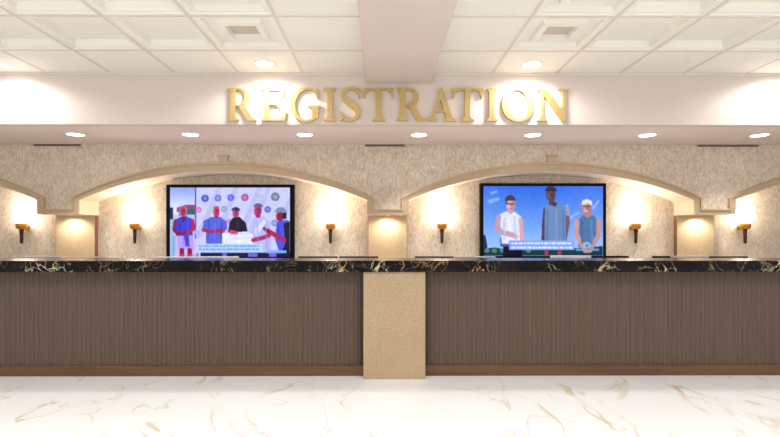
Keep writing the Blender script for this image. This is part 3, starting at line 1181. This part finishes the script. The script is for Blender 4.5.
def glyph(ch):
    if ch == 'I':
        return 0.40, [stem(0.11, 0.28)]
    if ch == 'T':
        arm = [(0.0, 1.0), (0.92, 1.0), (0.92, 0.97), (0.905, 0.70), (0.875, 0.70), (0.83, 0.86), (0.74, 0.93), (0.60, 0.94),
               (0.32, 0.94), (0.18, 0.93), (0.09, 0.86), (0.045, 0.70), (0.015, 0.70), (0.0, 0.97)]
        return 0.92, [stem(0.375, 0.545, 0, 0.97, 0.11, 0.11, top=False), arm]
    if ch == 'E':
        top = [(0.2, 1.0), (0.72, 1.0), (0.735, 0.74), (0.70, 0.74), (0.65, 0.88), (0.56, 0.935), (0.2, 0.94)]
        mid = [(0.2, 0.55), (0.48, 0.55), (0.53, 0.60), (0.55, 0.68), (0.585, 0.68), (0.585, 0.36), (0.55, 0.36), (0.53, 0.44), (0.48, 0.485), (0.2, 0.485)]
        bot = [(0.2, 0.0), (0.77, 0.0), (0.82, 0.30), (0.785, 0.30), (0.71, 0.14), (0.60, 0.065), (0.2, 0.06)]
        return 0.82, [stem(0.11, 0.275, rs=0.05), top, mid, bot]
    if ch == 'N':
        return 0.96, [stem(0.12, 0.205, ls=0.12, rs=0.11, top=False), [(0.0, 1.0), (0.27, 1.0), (0.86, 0.22), (0.86, -0.02), (0.78, -0.02), (0.12, 0.88), (0.06, 0.94), (0.0, 0.945)],
                      stem(0.775, 0.86, 0.0, 1.0, 0.11, 0.10, bot=False)]
    if ch == 'A':
        thin = [(0.12, 0.03), (0.205, 0.03), (0.475, 0.80), (0.43, 0.92)]
        thick = [(0.40, 1.01), (0.50, 1.01), (0.86, 0.04), (0.64, 0.04), (0.40, 0.72), (0.375, 0.90)]
        bar = [(0.24, 0.285), (0.64, 0.285), (0.64, 0.345), (0.26, 0.345)]
        s1 = [(0.0, 0.0), (0.33, 0.0), (0.33, 0.045), (0.235, 0.075), (0.20, 0.10), (0.13, 0.10), (0.09, 0.07), (0.0, 0.045)]
        s2 = [(0.54, 0.0), (0.96, 0.0), (0.96, 0.045), (0.88, 0.075), (0.84, 0.12), (0.66, 0.12), (0.65, 0.08), (0.54, 0.045)]
        return 0.96, [thin, thick, bar, s1, s2]
    if ch == 'O':
        return 0.985, [loop(0.4925, 0.5, 0.4925, 0.525, 0.32, 0.465, 8)]
    if ch == 'R':
        bowl = brush([(0.25, 0.967), (0.44, 0.965), (0.585, 0.88), (0.63, 0.73), (0.575, 0.57), (0.43, 0.475), (0.25, 0.472)],
                     [0.064, 0.064, 0.12, 0.16, 0.12, 0.064, 0.064], 48)
        leg = [(0.36, 0.48), (0.55, 0.50), (0.76, 0.16), (0.82, 0.085), (0.93, 0.045), (0.93, 0.0), (0.70, 0.0), (0.62, 0.05)]
        return 0.93, [stem(0.11, 0.275, rs=0.10), bowl, leg]
    if ch == 'G':
        body = brush([(0.86, 0.83), (0.70, 0.955), (0.52, 0.985), (0.29, 0.90), (0.125, 0.66), (0.105, 0.45), (0.20, 0.18), (0.42, 0.02), (0.62, 0.015), (0.83, 0.10)],
                     [0.05, 0.065, 0.07, 0.125, 0.17, 0.17, 0.125, 0.075, 0.066, 0.07], 72)
        top = [(0.835, 1.0), (0.875, 1.0), (0.89, 0.68), (0.85, 0.68), (0.82, 0.80), (0.76, 0.90)]
        st = [(0.70, 0.08), (0.78, 0.04), (0.885, 0.09), (0.885, 0.36), (0.90, 0.40), (0.97, 0.425), (0.97, 0.47), (0.58, 0.47), (0.58, 0.425), (0.67, 0.40), (0.70, 0.36)]
        return 0.97, [body, top, st]
    if ch == 'S':
        body = brush([(0.60, 0.83), (0.49, 0.955), (0.34, 0.985), (0.17, 0.91), (0.125, 0.76), (0.23, 0.61), (0.42, 0.485), (0.565, 0.34), (0.55, 0.13), (0.36, 0.017), (0.19, 0.04), (0.07, 0.17)],
                     [0.05, 0.068, 0.072, 0.11, 0.14, 0.165, 0.18, 0.16, 0.115, 0.072, 0.068, 0.05], 88)
        t1 = [(0.60, 1.0), (0.635, 1.0), (0.645, 0.71), (0.605, 0.71), (0.575, 0.82), (0.53, 0.90)]
        t2 = [(0.03, 0.0), (0.065, 0.0), (0.15, 0.10), (0.10, 0.19), (0.06, 0.30), (0.02, 0.30)]
        return 0.68, [body, t1, t2]


LET = [('R', 227.8, 257.2), ('E', 261.6, 287.4), ('G', 289.6, 321.4), ('I', 323.8, 336.8), ('S', 339.4, 361.4), ('T', 363.6, 393.6),
       ('R', 396.4, 425.6), ('A', 427.2, 456.0), ('T', 451.8, 482.4), ('I', 485.2, 497.8), ('O', 501.4, 533.8), ('N', 536.6, 567.8)]
xs0, xs1 = wx(227.8, D_FASCIA), wx(567.8, D_FASCIA)
sign = thing('registration_sign', 'gold raised serif letters reading REGISTRATION on the header wall', 'sign', ((xs0 + xs1) / 2, D_FASCIA, Z_BASE))
for ch, a, b_ in LET:
    w, pieces = glyph(ch)
    xa, xb = wx(a, D_FASCIA), wx(b_, D_FASCIA)
    sx = (xb - xa) / w
    bm = bmesh.new()
    for q, pc in enumerate(pieces):
        y0 = -0.032 - 0.0004 * q
        y1 = 0.0
        fx = lambda x: xa + x * sx - sign.location.x
        fz = lambda z_: z_ * CAP
        if pc[0] == 'ring':
            _, cx, cy, rox, roy, rix, riy, tilt, n = pc
            R = []
            for i in range(n):
                an = 2 * math.pi * i / n
                ox, oz = cx + rox * math.cos(an), cy + roy * math.sin(an)
                ti = math.radians(tilt)
                ix_, iz_ = rix * math.cos(an), riy * math.sin(an)
                ix, iz = cx + ix_ * math.cos(ti) - iz_ * math.sin(ti) * 0.7, cy + ix_ * math.sin(ti) * 0.4 + iz_ * math.cos(ti)
                R.append([bm.verts.new(p_) for p_ in ((fx(ox), y0, fz(oz)), (fx(ix), y0, fz(iz)), (fx(ix), y1, fz(iz)), (fx(ox), y1, fz(oz)))])
            for i in range(n):
                p_, r_ = R[i], R[(i + 1) % n]
                for k in range(4):
                    bm.faces.new((p_[k], p_[(k + 1) % 4], r_[(k + 1) % 4], r_[k]))
        else:
            pts = [(fx(x), fz(z_)) for x, z_ in pc]
            area = sum(pts[i][0] * pts[(i + 1) % len(pts)][1] - pts[(i + 1) % len(pts)][0] * pts[i][1] for i in range(len(pts)))
            if area < 0:
                pts = pts[::-1]
            prism(bm, pts, y0, y1)
    o = obj('letter', bm, M['gold'], sign)
    o['label'] = 'letter ' + ch

# ------------------------------------------------------------------ world, camera, view
w = bpy.data.worlds.new('lobby_daylight')
w.use_nodes = True
bg = w.node_tree.nodes['Background']
bg.inputs['Color'].default_value = (1.0, 0.99, 0.985, 1)
bg.inputs['Strength'].default_value = 0.8
SC.world = w

cam = bpy.data.cameras.new('camera')
co = bpy.data.objects.new('camera', cam)
COL.objects.link(co)
TAN = 0.005
co.location = (0, 0, CH)
co.rotation_euler = (math.pi / 2, 0, -math.atan(TAN))
cam.sensor_width = 36.0
cam.lens = F / 780.0 * 36.0
cam.shift_x = (390 - F * TAN - VX) / 780.0
cam.shift_y = (VY - 218.5) / 780.0
cam.clip_start = 0.05
SC.camera = co
SC.view_settings.view_transform = 'Standard'
SC.view_settings.look = 'None'
SC.view_settings.exposure = 0.35
SC.view_settings.gamma = 1.0
SC.view_settings.use_curve_mapping = False
